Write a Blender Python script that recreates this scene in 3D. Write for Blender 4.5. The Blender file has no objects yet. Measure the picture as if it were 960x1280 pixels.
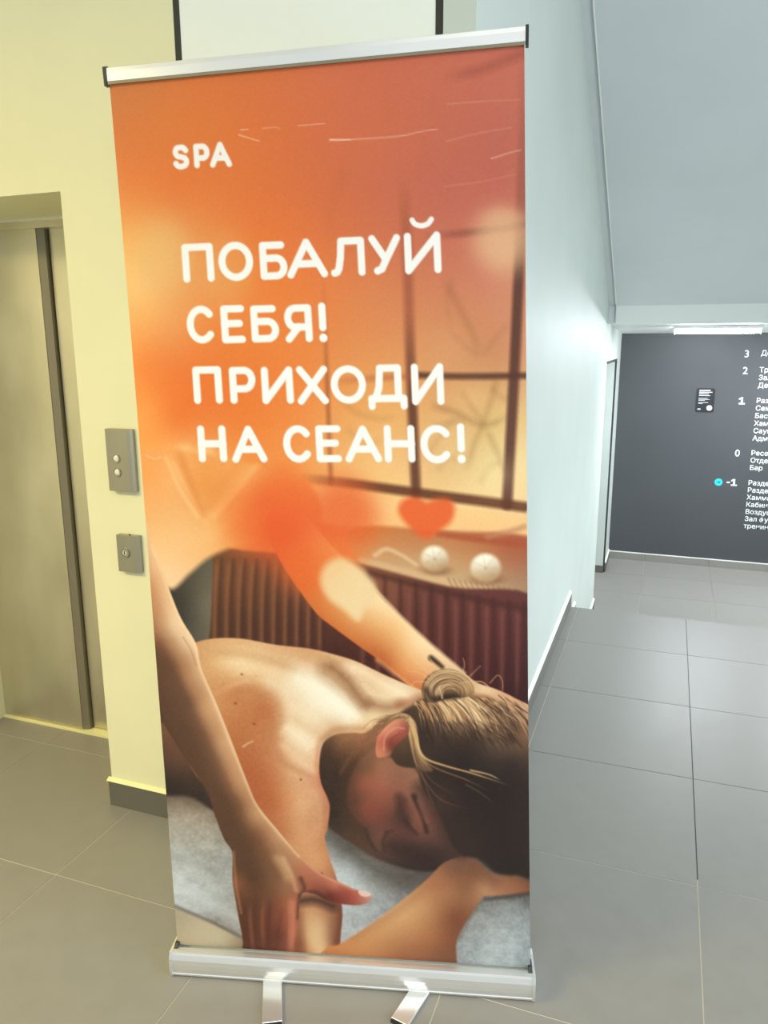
import bpy, bmesh, math, random
import numpy as np
from mathutils import Vector, Matrix

sc = bpy.context.scene
# ---------------------------------------------------------------- camera
cam_d = bpy.data.cameras.new('camera'); cam = bpy.data.objects.new('camera', cam_d)
sc.collection.objects.link(cam); sc.camera = cam
cam_d.sensor_fit = 'HORIZONTAL'; cam_d.sensor_width = 36.0; cam_d.lens = 36.0*961.8/960.0
cam_d.clip_start = .05
_R = Vector((.93868864, .34475166, -.00315074)); _U = Vector((-.0712719, .20298405, .97658476)); _F = Vector((-.33731876, .91648446, -.21510993))
cam.matrix_world = Matrix(((_R.x, _U.x, -_F.x, 0), (_R.y, _U.y, -_F.y, 0), (_R.z, _U.z, -_F.z, 1.55), (0, 0, 0, 1)))
# ---------------------------------------------------------------- world: even overcast daylight from the glazed side of the lobby
world = bpy.data.worlds.new('world'); sc.world = world; world.use_nodes = True
bg = world.node_tree.nodes['Background']; bg.inputs[0].default_value = (.86, .95, 1.0, 1); bg.inputs[1].default_value = .66
# ---------------------------------------------------------------- lamps
def area(name, loc, target, sx, sy, power, col):
    d = bpy.data.lights.new(name, 'AREA'); d.shape = 'RECTANGLE'; d.size = sx; d.size_y = sy; d.energy = power; d.color = col
    o = bpy.data.objects.new(name, d); sc.collection.objects.link(o); o.location = loc
    o.rotation_euler = (Vector(target)-Vector(loc)).to_track_quat('-Z', 'Y').to_euler()
    return o
area('warm_lobby_lamp', (-2.7, -.45, 2.75), (-2.3, .2, 0), 1.2, .5, 54, (1, .79, .31)).data.spread = math.radians(150)
area('lobby_lamp', (.1, -.7, 3.05), (-.1, .0, 0), 1.3, 1.0, 24, (1, .98, .94)).data.spread = math.radians(115)
area('lobby_window_light', (2.9, .4, 1.35), (-.2, 2.2, .3), 2.2, 1.7, 68, (.88, .96, 1))
area('stair_window_light', (1.95, 3.75, 1.05), (-.3, 4.5, -.1), 1.5, 1.2, 15, (.90, .96, 1)).data.spread = math.radians(120)
area('landing_fill_light', (1.45, 6.9, 1.6), (1.1, 6.9, -.6), .9, .2, 46, (.90, .95, 1))  # added fill without a fixture, out of view, to brighten the landing
# ---------------------------------------------------------------- exposure
vs = sc.view_settings
sc.display_settings.display_device = 'sRGB'
vs.view_transform = 'Standard'; vs.look = 'None'; vs.gamma = 1.0; vs.use_curve_mapping = False; vs.exposure = .3

# ---------------------------------------------------------------- helpers
COL = sc.collection
def lin(c): return tuple(((v/255)/12.92 if v/255 <= .04045 else ((v/255+.055)/1.055)**2.4) for v in c)
def mat(name, rgb, rough=.5, metal=0.0, var=0.0, scale=8.0, bump=0.0, bscale=200.0, spec=.5, stretch=None, rvar=0.0, var2=None, emit=None, coat=0.0):
    m = bpy.data.materials.new(name); m.use_nodes = True
    nt = m.node_tree; b = nt.nodes['Principled BSDF']; b.inputs['Base Color'].default_value = (*rgb, 1)
    b.inputs['Roughness'].default_value = rough; b.inputs['Metallic'].default_value = metal
    b.inputs['Specular IOR Level'].default_value = spec
    b.inputs['Coat Weight'].default_value = coat
    if emit:
        b.inputs['Emission Color'].default_value = (*emit[0], 1); b.inputs['Emission Strength'].default_value = emit[1]
    tc = nt.nodes.new('ShaderNodeTexCoord'); mp = nt.nodes.new('ShaderNodeMapping')
    nt.links.new(tc.outputs['Object'], mp.inputs['Vector'])
    if stretch: mp.inputs['Scale'].default_value = stretch
    if var or rvar:
        n = nt.nodes.new('ShaderNodeTexNoise'); n.inputs['Scale'].default_value = scale; n.inputs['Detail'].default_value = 6
        nt.links.new(mp.outputs[0], n.inputs['Vector'])
        if var:
            r = nt.nodes.new('ShaderNodeValToRGB'); r.color_ramp.elements[0].position = .3; r.color_ramp.elements[1].position = .7
            r.color_ramp.elements[0].color = (*[v*(1-var) for v in rgb], 1)
            r.color_ramp.elements[1].color = (*(var2 or [min(1, v*(1+var)) for v in rgb]), 1)
            nt.links.new(n.outputs['Fac'], r.inputs[0]); nt.links.new(r.outputs[0], b.inputs['Base Color'])
        if rvar:
            q = nt.nodes.new('ShaderNodeMapRange'); q.inputs[1].default_value = .3; q.inputs[2].default_value = .7
            q.inputs[3].default_value = max(.03, rough-rvar); q.inputs[4].default_value = min(1, rough+rvar)
            nt.links.new(n.outputs['Fac'], q.inputs[0]); nt.links.new(q.outputs[0], b.inputs['Roughness'])
    if bump:
        n2 = nt.nodes.new('ShaderNodeTexNoise'); n2.inputs['Scale'].default_value = bscale; n2.inputs['Detail'].default_value = 3
        nt.links.new(mp.outputs[0], n2.inputs['Vector'])
        bp = nt.nodes.new('ShaderNodeBump'); bp.inputs['Strength'].default_value = bump; bp.inputs['Distance'].default_value = .002
        nt.links.new(n2.outputs['Fac'], bp.inputs['Height']); nt.links.new(bp.outputs[0], b.inputs['Normal'])
    return m

def obj(name, bm, m=None, parent=None, loc=None, smooth=False, bevel=0.0, bseg=2):
    if bevel:
        bmesh.ops.bevel(bm, geom=[e for e in bm.edges if e.calc_face_angle(0) > .5], offset=bevel, segments=bseg, affect='EDGES', profile=.6)
    bmesh.ops.recalc_face_normals(bm, faces=bm.faces)
    me = bpy.data.meshes.new(name); bm.to_mesh(me); bm.free()
    if smooth:
        for p in me.polygons: p.use_smooth = True
    o = bpy.data.objects.new(name, me); COL.objects.link(o)
    if m: me.materials.append(m)
    if parent: o.parent = parent
    if loc is not None: o.location = loc
    return o
def box(bm, x0, x1, y0, y1, z0, z1):
    v = [bm.verts.new((x, y, z)) for z in (z0, z1) for y in (y0, y1) for x in (x0, x1)]
    for f in ((0, 2, 3, 1), (4, 5, 7, 6), (0, 1, 5, 4), (2, 6, 7, 3), (0, 4, 6, 2), (1, 3, 7, 5)): bm.faces.new([v[i] for i in f])
    return bm
def B(*a): return box(bmesh.new(), *a)
def prism(bm, prof, axis, a0, a1):
    """extrude a closed 2D profile along an axis: 'x' -> (y,z) profile"""
    put = {'x': lambda a, p: (a, p[0], p[1]), 'y': lambda a, p: (p[0], a, p[1]), 'z': lambda a, p: (p[0], p[1], a)}[axis]
    A = [bm.verts.new(put(a0, p)) for p in prof]; C = [bm.verts.new(put(a1, p)) for p in prof]
    n = len(prof)
    for i in range(n): bm.faces.new((A[i], A[(i+1) % n], C[(i+1) % n], C[i]))
    bm.faces.new(A[::-1]); bm.faces.new(C)
    return bm
def disc(bm, cx, cy, cz, r, depth, axis='y', n=28, r2=None):
    r2 = r if r2 is None else r2
    put = {'y': lambda u, v, d: (cx+u, cy+d, cz+v), 'z': lambda u, v, d: (cx+u, cy+v, cz+d)}[axis]
    a = [bm.verts.new(put(r*math.cos(t*2*math.pi/n), r*math.sin(t*2*math.pi/n), 0)) for t in range(n)]
    c = [bm.verts.new(put(r2*math.cos(t*2*math.pi/n), r2*math.sin(t*2*math.pi/n), -depth)) for t in range(n)]
    for i in range(n): bm.faces.new((a[i], a[(i+1) % n], c[(i+1) % n], c[i]))
    bm.faces.new(a[::-1]); bm.faces.new(c)
    return bm
def ring(bm, cx, cy, cz, r0, r1, depth, n=28):
    L = []
    for d in (0, -depth):
        for r in (r0, r1): L.append([bm.verts.new((cx+r*math.cos(t*2*math.pi/n), cy+d, cz+r*math.sin(t*2*math.pi/n))) for t in range(n)])
    for i in range(n):
        j = (i+1) % n
        bm.faces.new((L[2][i], L[2][j], L[3][j], L[3][i])); bm.faces.new((L[0][i], L[0][j], L[1][j], L[1][i]))
        bm.faces.new((L[0][i], L[0][j], L[2][j], L[2][i])); bm.faces.new((L[1][i], L[1][j], L[3][j], L[3][i]))
    return bm
def empty(name, loc=(0, 0, 0), rotz=0):
    o = bpy.data.objects.new(name, None); COL.objects.link(o); o.location = loc; o.rotation_euler = (0, 0, rotz); o.empty_display_size = .1
    return o
def tag(o, label, cat, group=None):
    o['label'] = label; o['category'] = cat
    if group: o['group'] = group
    return o
def struct(o, label=None):
    o['kind'] = 'structure'
    if label: o['label'] = label
    return o

# ---------------------------------------------------------------- materials
M_yellow = mat('pale_yellow_paint', (.79, .775, .53), .55, var=.03, scale=3, bump=.15, bscale=90)
M_panel = mat('off_white_panel', (.86, .91, .88), .5, var=.02, scale=2)
M_white = mat('cool_white_paint', (.585, .645, .605), .55, var=.03, scale=2.5, bump=.12, bscale=90)
M_soffit = mat('grey_white_plaster', (.62, .66, .67), .7, var=.03, scale=2)
M_beam = mat('beam_paint', (.74, .77, .75), .6)
M_ceil = mat('ceiling_paint', (.86, .88, .88), .8)
M_dark = mat('slate_grey_paint', (.062, .066, .073), .5, var=.04, scale=2, bump=.1, bscale=80)
M_gap = mat('dark_joint', (.035, .035, .032), .7)
M_grout = mat('grey_grout', (.60, .56, .46), .9)
M_tile = mat('grey_porcelain_tile', (.255, .244, .222), .40, var=.035, scale=13, rvar=.05, spec=.5, bump=.05, bscale=60)
M_skirt = mat('dark_tile_skirting', (.13, .125, .105), .4, var=.08, scale=6)
M_ledge = mat('white_sealant', (.85, .86, .80), .5)
M_ledgey = mat('yellow_sealant', (.80, .77, .42), .5)
M_steel = mat('brushed_steel', (.66, .62, .50), .38, .85, var=.12, scale=3, stretch=(1.5, 1.5, .7), rvar=.10, bump=.06, bscale=300)
M_steeld = mat('brushed_steel_dark', (.25, .225, .16), .5, .5, var=.06, scale=3, stretch=(3, 3, .5))
M_plate = mat('champagne_metal', (.37, .345, .27), .40, .7, var=.05, scale=20, stretch=(1, 1, .1))
M_button = mat('clear_button', (.85, .83, .72), .12, .3)
M_alu = mat('anodised_aluminium', (.80, .81, .80), .30, .75, var=.03, scale=40, stretch=(.05, 1, 1))
M_black = mat('black_plastic', (.018, .018, .02), .45)
M_textw = mat('white_lettering', (.90, .92, .93), .5)
M_teal = mat('cyan_marker', (.03, .58, .66), .5)
M_navy = mat('marker_ink', (.02, .06, .09), .5)
M_plaque = mat('charcoal_plaque', (.010, .011, .014), .45)
M_led = mat('led_tube', (.9, .9, .9), .4, emit=((.90, .95, 1), 112.0))
M_scrap = mat('white_scrap', (.85, .84, .8), .6)
M_vinyl = bpy.data.materials.new('printed_vinyl'); M_vinyl.use_nodes = True
_b = M_vinyl.node_tree.nodes['Principled BSDF']; _a = M_vinyl.node_tree.nodes.new('ShaderNodeAttribute'); _a.attribute_name = 'print'
M_vinyl.node_tree.links.new(_a.outputs['Color'], _b.inputs['Base Color'])
_b.inputs['Roughness'].default_value = .42; _b.inputs['Specular IOR Level'].default_value = .2
M_vback = mat('vinyl_back', (.8, .8, .78), .6)

# ---------------------------------------------------------------- setting
XS, YC, YR, YF, ZL = -.475, 1.91, 2.2765, 8.0, -.63
YE = 4.5
NT = 12
def tile_field(parent, xs, ys, z, name='floor_tile', th=.010):
    """one bevelled porcelain tile shared by every cell of the grid"""
    rnd = random.Random(11)
    proto = {}
    for i in range(len(xs)-1):
        for j in range(len(ys)-1):
            w, d = xs[i+1]-xs[i], ys[j+1]-ys[j]
            k = (round(w, 3), round(d, 3)); g = .0017
            if k not in proto:
                o = obj(name, B(-w/2+g, w/2-g, -d/2+g, d/2-g, -th, 0), M_tile, parent, bevel=.0012, bseg=1); proto[k] = o
            else:
                o = proto[k].copy(); COL.objects.link(o); o.parent = parent
            o.location = ((xs[i]+xs[i+1])/2, (ys[j]+ys[j+1])/2, z+rnd.uniform(-.0003, .0002))
gx = [-.42+.6*k for k in range(-6, 5)]
gy = [1.55+.6*k for k in range(-5, 5)]+[YE]
floor = struct(obj('floor', B(gx[0], gx[-1], gy[0], YE, -.16, -.0016), M_grout))
obj('dark_grout_bed', B(-.40, gx[-1], 2.18, YE, -.02, -.0013), mat('dark_grout', (.085, .085, .082), .9), floor)
tile_field(floor, gx, gy, 0)
landing = struct(obj('floor_landing', B(-1.9, 2.1, 5.6, YF+.1, ZL-.15, ZL-.006), M_grout))
lx = [-.115-.6*3+.6*k for k in range(7)]
tile_field(landing, lx, [5.6, 6.26, 6.86, 7.46, 8.0], ZL)
# the four steps down to the landing, out of sight below the edge
stairs = struct(empty('floor_steps', (0, YE, 0)))
for k in range(3):
    z = -(k+1)*.1575
    obj('step', B(XS, 1.98, k*.275, (k+1)*.275, ZL-.1, z), M_tile, stairs, bevel=.003, bseg=1)

# elevator wall, in front of the viewer, with the lift recess
ZC = 3.15
bm = bmesh.new()
box(bm, -4.0, -2.56, YC, YC+.45, 0, ZC); box(bm, -1.70, -1.285, YC, YC+.45, 0, ZC); box(bm, -2.56, -1.70, YC, YC+.45, 1.981, ZC)
wf = struct(obj('wall_front', bm, M_yellow))
obj('joint_backing', B(-1.285, -.553, YC+.03, YC+.45, 0, ZC), M_gap, wf)
obj('joint_strip', B(-1.286, -1.2665, YC+.003, YC+.03, 0, ZC), M_gap, wf); obj('joint_strip', B(-.5725, -.5525, YC+.003, YC+.03, 0, ZC), M_gap, wf)
obj('white_panel', B(-1.268, -.571, YC+.004, YC+.03, 0, ZC), M_panel, wf, bevel=.002)
obj('corner_strip', B(-.553, XS, YC, YC+.45, 0, ZC), M_white, wf)
# stairwell side wall with a doorway low down on the landing
bm = bmesh.new()
box(bm, XS-.2, XS, YC+.45, 6.33, ZL, ZC); box(bm, XS-.2, XS, 6.33, 7.47, 1.40, ZC); box(bm, XS-.2, XS, 7.47, YF+.1, ZL, ZC)
wl = struct(obj('wall_left', bm, M_white))
struct(obj('wall_back', B(XS-1.6, 2.1, YF, YF+.1, ZL, 1.75), M_dark))
struct(obj('wall_right', B(1.98, 2.1, YE, YF, ZL, 3.1), M_white))
struct(obj('wall_side_room', B(XS-1.6, XS-1.5, 5.7, YF, ZL, 1.75), M_white))
struct(obj('wall_far_left', B(-4.12, -4.0, -1.45, YC+.45, 0, ZC), M_yellow))
struct(obj('ceiling', B(-4.0, 2.1, -1.45, 3.42, ZC-.03, ZC+.12), M_ceil))
# doorway trim: slim dark frame set in the opening
d2 = struct(empty('door_2', (XS, 7.0, ZL)))
obj('frame_side', B(-.2, .004, .445, .47, .0, 2.03), M_gap, d2)
obj('frame_head', B(-.2, .004, -.67, .47, 2.01, 2.03), M_gap, d2)
obj('jamb_lining', B(-.24, -.012, .425, .447, .07, 2.01), M_white, d2)
obj('jamb_skirting', B(-.24, -.008, .418, .447, 0, .07), M_skirt, d2)
# sloping underside of the upper stair flight and its end beam
fl = struct(obj('ceiling_stair_soffit', prism(bmesh.new(), [(3.40, 3.112), (6.2, 1.812), (6.2, 1.99), (3.40, 3.29)], 'x', -.42, 2.1), M_soffit))
obj('end_beam', B(-.42, 2.1, 6.2, 6.36, 1.678, 1.99), M_beam, fl, bevel=.003)
obj('edge_filler', prism(bmesh.new(), [(3.40, 3.124), (6.22, 1.815), (6.22, 1.99), (3.40, 3.3)], 'x', XS, -.4215), M_soffit, fl)
obj('end_filler', B(XS, -.4215, 6.225, 6.36, 1.684, 1.99), M_soffit, fl)
obj('edge_bead', prism(bmesh.new(), [(3.40, 3.109), (6.2, 1.809), (6.2, 1.815), (3.40, 3.115)], 'x', -.424, -.4185), M_ledge, fl)
struct(obj('ceiling_landing', prism(bmesh.new(), [(6.36, 1.690), (YF, 1.628), (YF, 1.8), (6.36, 1.86)], 'x', XS, 2.1), M_ceil))

# skirtings
b1 = struct(obj('baseboard_front', B(-1.705, XS, YC-.012, YC, 0.0, .092), M_skirt, bevel=.0015, bseg=1))
obj('sealant_ledge', prism(bmesh.new(), [(YC-.0135, .0905), (YC, .0905), (YC, .100), (YC-.011, .093)], 'x', -1.712, XS), M_ledgey, b1)
b2 = struct(obj('baseboard_front_left', B(-4.0, -2.56, YC-.012, YC, 0.0, .092), M_skirt, bevel=.0015, bseg=1))
obj('sealant_ledge', prism(bmesh.new(), [(YC-.0135, .0905), (YC, .0905), (YC, .100), (YC-.011, .093)], 'x', -4.0, -2.556), M_ledgey, b2)
b3 = struct(empty('baseboard_left', (0, 0, 0)))
runs = [(YC, YE+.01, 0.0)]+[(YE+.01+k*.275, YE+.01+(k+1)*.275, -(k+1)*.1575) for k in range(4)]
runs[-1] = (runs[-1][0], 6.33, ZL)
runs.append((7.47, YF-.013, ZL))
for y0, y1, z in runs:
    s = obj('skirting_tile', B(XS, XS+.012, y0+.001, y1-.001, z, z+.085), M_skirt, b3, bevel=.001, bseg=1)
    obj('sealant_ledge', prism(bmesh.new(), [(XS, z+.084), (XS+.013, z+.084), (XS+.012, z+.089), (XS, z+.102)], 'y', y0, y1), M_ledge, s)
b4 = struct(empty('baseboard_back', (0, 0, 0)))
for i in range(4):
    obj('skirting_tile', B(max(XS, -.115-.6+.6*i)+.0015, -.115+.6*i-.0015, YF-.012, YF, ZL, ZL+.072), M_tile, b4, bevel=.0012, bseg=1)
obj('sealant_ledge', B(XS, 1.98, YF-.013, YF, ZL+.072, ZL+.080), M_ledge, b4)

# lift door in its recess
lift = struct(empty('door_1', (-2.13, YR, 0)), 'brushed steel lift door deep in the recess of the yellow wall')
def lx_(x): return x+2.13
obj('door_leaf', B(lx_(-2.56), lx_(-2.152), 0, .045, .012, 1.948), M_steel, lift, bevel=.002)
obj('leaf_edge_strip', prism(bmesh.new(), [(lx_(-2.151), .002), (lx_(-2.126), .014), (lx_(-2.126), .045), (lx_(-2.151), .045)], 'z', .012, 1.948), M_steeld, lift)
obj('door_leaf', B(lx_(-2.12), lx_(-1.70), .030, .09, .012, 1.948), M_steel, lift, bevel=.002)
obj('header_plate', B(lx_(-2.56), lx_(-1.70), -.012, .09, 1.948, 1.981), M_steel, lift, bevel=.002)
obj('header_lip', B(lx_(-2.56), lx_(-1.70), -.018, -.010, 1.973, 1.981), M_alu, lift, bevel=.001)
obj('threshold', B(lx_(-2.56), lx_(-1.70), -.012, .09, -.004, .008), M_ledgey, lift, bevel=.001)
obj('recess_lining', B(lx_(-2.60), lx_(-1.66), .095, .12, 0, 2.0), M_steeld, lift)

# lamp on the landing ceiling
lp = tag(empty('ceiling_lamp', (.318, 6.80, 1.668)), 'white glowing ceiling lamp above the dark directory wall', 'lamp')
obj('housing', B(-.33, .33, -.07, .07, -.022, .004), M_ceil, lp, bevel=.004)
prof = []
for a in range(0, 181, 15): prof.append((.06*math.cos(math.radians(a)), -.022-.034*math.sin(math.radians(a))))
for s in (-1, 1): obj('end_cap', prism(bmesh.new(), [(y*1.06, (z+.022)*1.06-.022) for y, z in [(.06*math.cos(math.radians(a)), -.022-.034*math.sin(math.radians(a))) for a in range(0, 181, 15)]], 'x', *sorted((s*.315, s*.322))), M_ceil, lp)
obj('diffuser', prism(bmesh.new(), prof, 'x', -.315, .315), M_led, lp, smooth=False)

PRINT_GAIN = .86
# ---------------------------------------------------------------- the banner print (flat artwork, colours per vertex)
def smooth_closed(pts, n=6):
    P = np.array(pts, float); m = len(P); out = []
    for i in range(m):
        a, b, c, d = P[i-1], P[i], P[(i+1) % m], P[(i+2) % m]
        for k in range(n):
            t = k/n
            out.append(.5*((2*b)+(c-a)*t+(2*a-5*b+4*c-d)*t*t+(3*b-a-3*c+d)*t**3))
    return np.array(out)

def smooth_open(pts, n=6):
    P = np.array(pts, float)
    if len(P) < 3: return P
    Q = np.vstack([2*P[0]-P[1], P, 2*P[-1]-P[-2]]); out = []
    for i in range(1, len(Q)-2):
        a, b, c, d = Q[i-1], Q[i], Q[i+1], Q[i+2]
        for k in range(n):
            t = k/n
            out.append(.5*((2*b)+(c-a)*t+(2*a-5*b+4*c-d)*t*t+(3*b-a-3*c+d)*t**3))
    out.append(P[-1])
    return np.array(out)

class Art:
    def __init__(s, X, Y):
        s.X, s.Y = X, Y
        s.C = np.zeros((len(X), 3)); s.mask = None
    def near(s, P, pad):
        lo, hi = P.min(0)-pad, P.max(0)+pad
        return np.nonzero((s.X > lo[0]) & (s.X < hi[0]) & (s.Y > lo[1]) & (s.Y < hi[1]))[0]
    def field(s, idx, samples, sig=None, power=3.0):
        S = np.array(samples, float); x, y = s.X[idx], s.Y[idx]
        n = len(S)
        D = np.hypot(S[:, None, 0]-S[None, :, 0], S[:, None, 1]-S[None, :, 1])
        if sig is None:
            sig = .32*np.median((D+np.eye(n)*1e9).min(1))+1
        else: sig = sig*.5
        K = -np.sqrt(D*D+sig*sig)-np.eye(n)*.12*sig           # multiquadric with a little smoothing
        M = np.zeros((n+1, n+1)); M[:n, :n] = K; M[:n, n] = 1; M[n, :n] = 1
        W = np.linalg.solve(M, np.vstack([S[:, 2:5], np.zeros((1, 3))]))
        out = np.zeros((len(idx), 3))+W[n]
        for i in range(n):
            out -= np.sqrt((x-S[i, 0])**2+(y-S[i, 1])**2+sig*sig)[:, None]*W[i]
        lo, hi = S[:, 2:5].min(0), S[:, 2:5].max(0)
        return np.clip(out, lo-6, hi+6)
    def comp(s, idx, col, m):
        if s.mask is not None: m = m*s.mask[idx]
        m = m[:, None]
        s.C[idx] = s.C[idx]*(1-m)+np.asarray(col, float)*m
    def tone(s, power=1.0, tint=(1, 1, 1), sat=1.0, a=1.0):
        k = np.nonzero(s.mask > 0)[0]; c = np.clip(s.C[k], 0, 255)/255; m = s.mask[k][:, None]*a
        d = c**power; g = d.mean(1, keepdims=True); d = (g+(d-g)*sat)*np.array(tint)
        s.C[k] = s.C[k]*(1-m)+255*d*m
    def dist(s, idx, P, closed):
        x, y = s.X[idx], s.Y[idx]
        best = np.full(len(idx), 1e18); inside = np.zeros(len(idx), bool); tt = np.zeros(len(idx))
        m = len(P); segs = m if closed else m-1
        for i in range(segs):
            ax, ay = P[i]; bx, by = P[(i+1) % m]
            dx, dy = bx-ax, by-ay; L = dx*dx+dy*dy+1e-12
            t = np.clip(((x-ax)*dx+(y-ay)*dy)/L, 0, 1)
            d = (x-ax-t*dx)**2+(y-ay-t*dy)**2
            k = d < best; best[k] = d[k]; tt[k] = (i+t[k])/max(segs, 1)
            if closed and ay != by:
                c = ((ay > y) != (by > y)) & (x < (bx-ax)*(y-ay)/(by-ay)+ax)
                inside ^= c
        return np.sqrt(best), inside, tt
    def fill(s, pts, samples, blur=1.2, alpha=1.0, sig=None, smooth=True, power=3.0, keep=False):
        s.mask = None
        P = smooth_closed(pts) if smooth else np.array(pts, float)
        idx = s.near(P, blur*1.5+1)
        if not len(idx): return
        d, ins, _ = s.dist(idx, P, True)
        sd = np.where(ins, d, -d)
        m = np.clip(.5+sd/(2*blur), 0, 1); m = m*m*(3-2*m)*alpha
        k = m > 0; idx, m = idx[k], m[k]
        col = samples if np.ndim(samples) == 1 else s.field(idx, samples, sig, power)
        s.comp(idx, col, m)
        if keep:                                              # later strokes stay inside this shape
            s.mask = np.zeros(len(s.X)); s.mask[idx] = m
    def stroke(s, pts, w0, col, w1=None, blur=.8, alpha=1.0, fade=(0, 0), smooth=True):
        P = smooth_open(pts) if smooth else np.array(pts, float)
        w1 = w0 if w1 is None else w1
        idx = s.near(P, max(w0, w1)/2+blur+1)
        if not len(idx): return
        d, _, t = s.dist(idx, P, False)
        hw = (w0+(w1-w0)*t)/2
        m = np.clip(.5+(hw-d)/(2*blur), 0, 1)*alpha
        if fade[0]: m = m*np.clip(t/fade[0], 0, 1)
        if fade[1]: m = m*np.clip((1-t)/fade[1], 0, 1)
        k = m > 0
        s.comp(idx[k], col, m[k])
    def blob(s, x, y, rx, ry, col, alpha=1.0, rot=0, soft=1.0):
        idx = s.near(np.array([[x, y]]), 2.2*max(rx, ry)+2)
        c, n = math.cos(rot), math.sin(rot)
        dx, dy = s.X[idx]-x, s.Y[idx]-y
        u, v = (dx*c+dy*n)/rx, (-dx*n+dy*c)/ry
        r2 = u*u+v*v
        s.comp(idx, col, alpha*np.exp(-(r2**soft)))

def noise2(x, y, seed=0):
    xi, yi = np.floor(x).astype(np.int64), np.floor(y).astype(np.int64)
    fx, fy = x-xi, y-yi; fx = fx*fx*(3-2*fx); fy = fy*fy*(3-2*fy)
    def hsh(a, b):
        n = (a*374761393+b*668265263+seed*1274126177) & 0x7fffffff
        n = ((n ^ (n >> 13))*1274126177) & 0x7fffffff
        return (n & 0xffff)/65535.0-.5
    return (hsh(xi, yi)*(1-fx)+hsh(xi+1, yi)*fx)*(1-fy)+(hsh(xi, yi+1)*(1-fx)+hsh(xi+1, yi+1)*fx)*fy

def arc(cx, cy, rx, ry, a0, a1, n=20):
    return [(cx+rx*math.cos(math.radians(a0+(a1-a0)*i/n)), cy-ry*math.sin(math.radians(a0+(a1-a0)*i/n))) for i in range(n+1)]

# rounded sans capitals: strokes in a unit box, y down
GLYPH = {
 'П': [[(0, 1), (0, 0), (1, 0), (1, 1)]],
 'О': [arc(.5, .5, .5, .5, 0, 360, 40)],
 'Б': [[(.9, 0), (0, 0), (0, 1), (.58, 1)] + arc(.62, .71, .38, .29, -90, 90, 14) + [(.0, .42)]],
 'А': [[(0, 1), (.5, 0), (1, 1)], [(.2, .67), (.8, .67)]],
 'Л': [[(0, 1), (.1, .97), (.17, .85), (.24, .5), (.28, 0), (1, 0), (1, 1)]],
 'У': [[(0, 0), (.52, .64)], [(1, 0), (.5, .72), (.36, .94), (.18, 1)]],
 'И': [[(0, 0), (0, 1), (1, 0), (1, 1)]],
 'С': [arc(.55, .5, .55, .5, 42, 318, 30)],
 'Е': [[(1, 0), (0, 0), (0, 1), (1, 1)], [(0, .48), (.88, .48)]],
 'Я': [[(1, 1), (1, 0), (.42, 0)] + arc(.36, .31, .36, .31, 90, 270, 14) + [(1, .62)], [(.5, .62), (.02, 1)]],
 'Р': [[(0, 1), (0, 0), (.55, 0)] + arc(.6, .31, .4, .31, 90, -90, 14) + [(0, .62)]],
 'Х': [[(0, 0), (1, 1)], [(1, 0), (0, 1)]],
 'Д': [[(0, 1), (0, .8), (1, .8), (1, 1)], [(.12, .8), (.24, .5), (.28, 0), (.84, 0), (.84, .8)]],
 'Н': [[(0, 0), (0, 1)], [(1, 0), (1, 1)], [(0, .5), (1, .5)]],
 '!': [[(.5, 0), (.5, .66)], [(.5, .985), (.5, 1)]],
 'S': [[(.95, .16), (.75, .02), (.45, 0), (.14, .06), (.04, .26), (.18, .44), (.5, .5), (.84, .57), (.97, .75), (.84, .93), (.5, 1), (.2, .97), (.02, .84)]],
}
GLYPH['P'] = GLYPH['Р']; GLYPH['A'] = GLYPH['А']

def letters(A, items, sw, slope, col):
    for ch, x0, x1, y0, y1 in items:
        h = sw/2
        lean = .068-.00011*((x0+x1)/2-230)
        ym, xm = (y0+y1)/2, (x0+x1)/2
        ex = lean*(y1-y0)/2
        bx0, bx1 = x0+h+ex*.8, x1-h-ex*.8
        half = abs(slope)*(x1-x0)/2*.8
        by0, by1 = y0+h+half, y1-h-half
        for st in GLYPH[ch]:
            P = []
            for gx, gy in st:
                x = bx0+(bx1-bx0)*gx; y = by0+(by1-by0)*gy
                P.append((x+lean*(y-ym), y+slope*(x-xm)))
            P = np.array(P)
            if ch == 'S': P = smooth_open(P, 5)
            dot = ch == '!' and st[0][1] > .9
            if dot: P = P[:1].repeat(2, 0)+np.array([[0, -.4], [0, 0]])
            A.stroke(P, sw*1.12 if dot else sw, col, blur=.9, smooth=False)

def heart(cx, cy, w, h, n=40):
    o = []
    for i in range(n):
        t = 2*math.pi*i/n
        o.append((cx+w/2*math.sin(t)**3, cy-h/2*(13*math.cos(t)-5*math.cos(2*t)-2*math.cos(3*t)-math.cos(4*t))/15))
    return o

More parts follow.
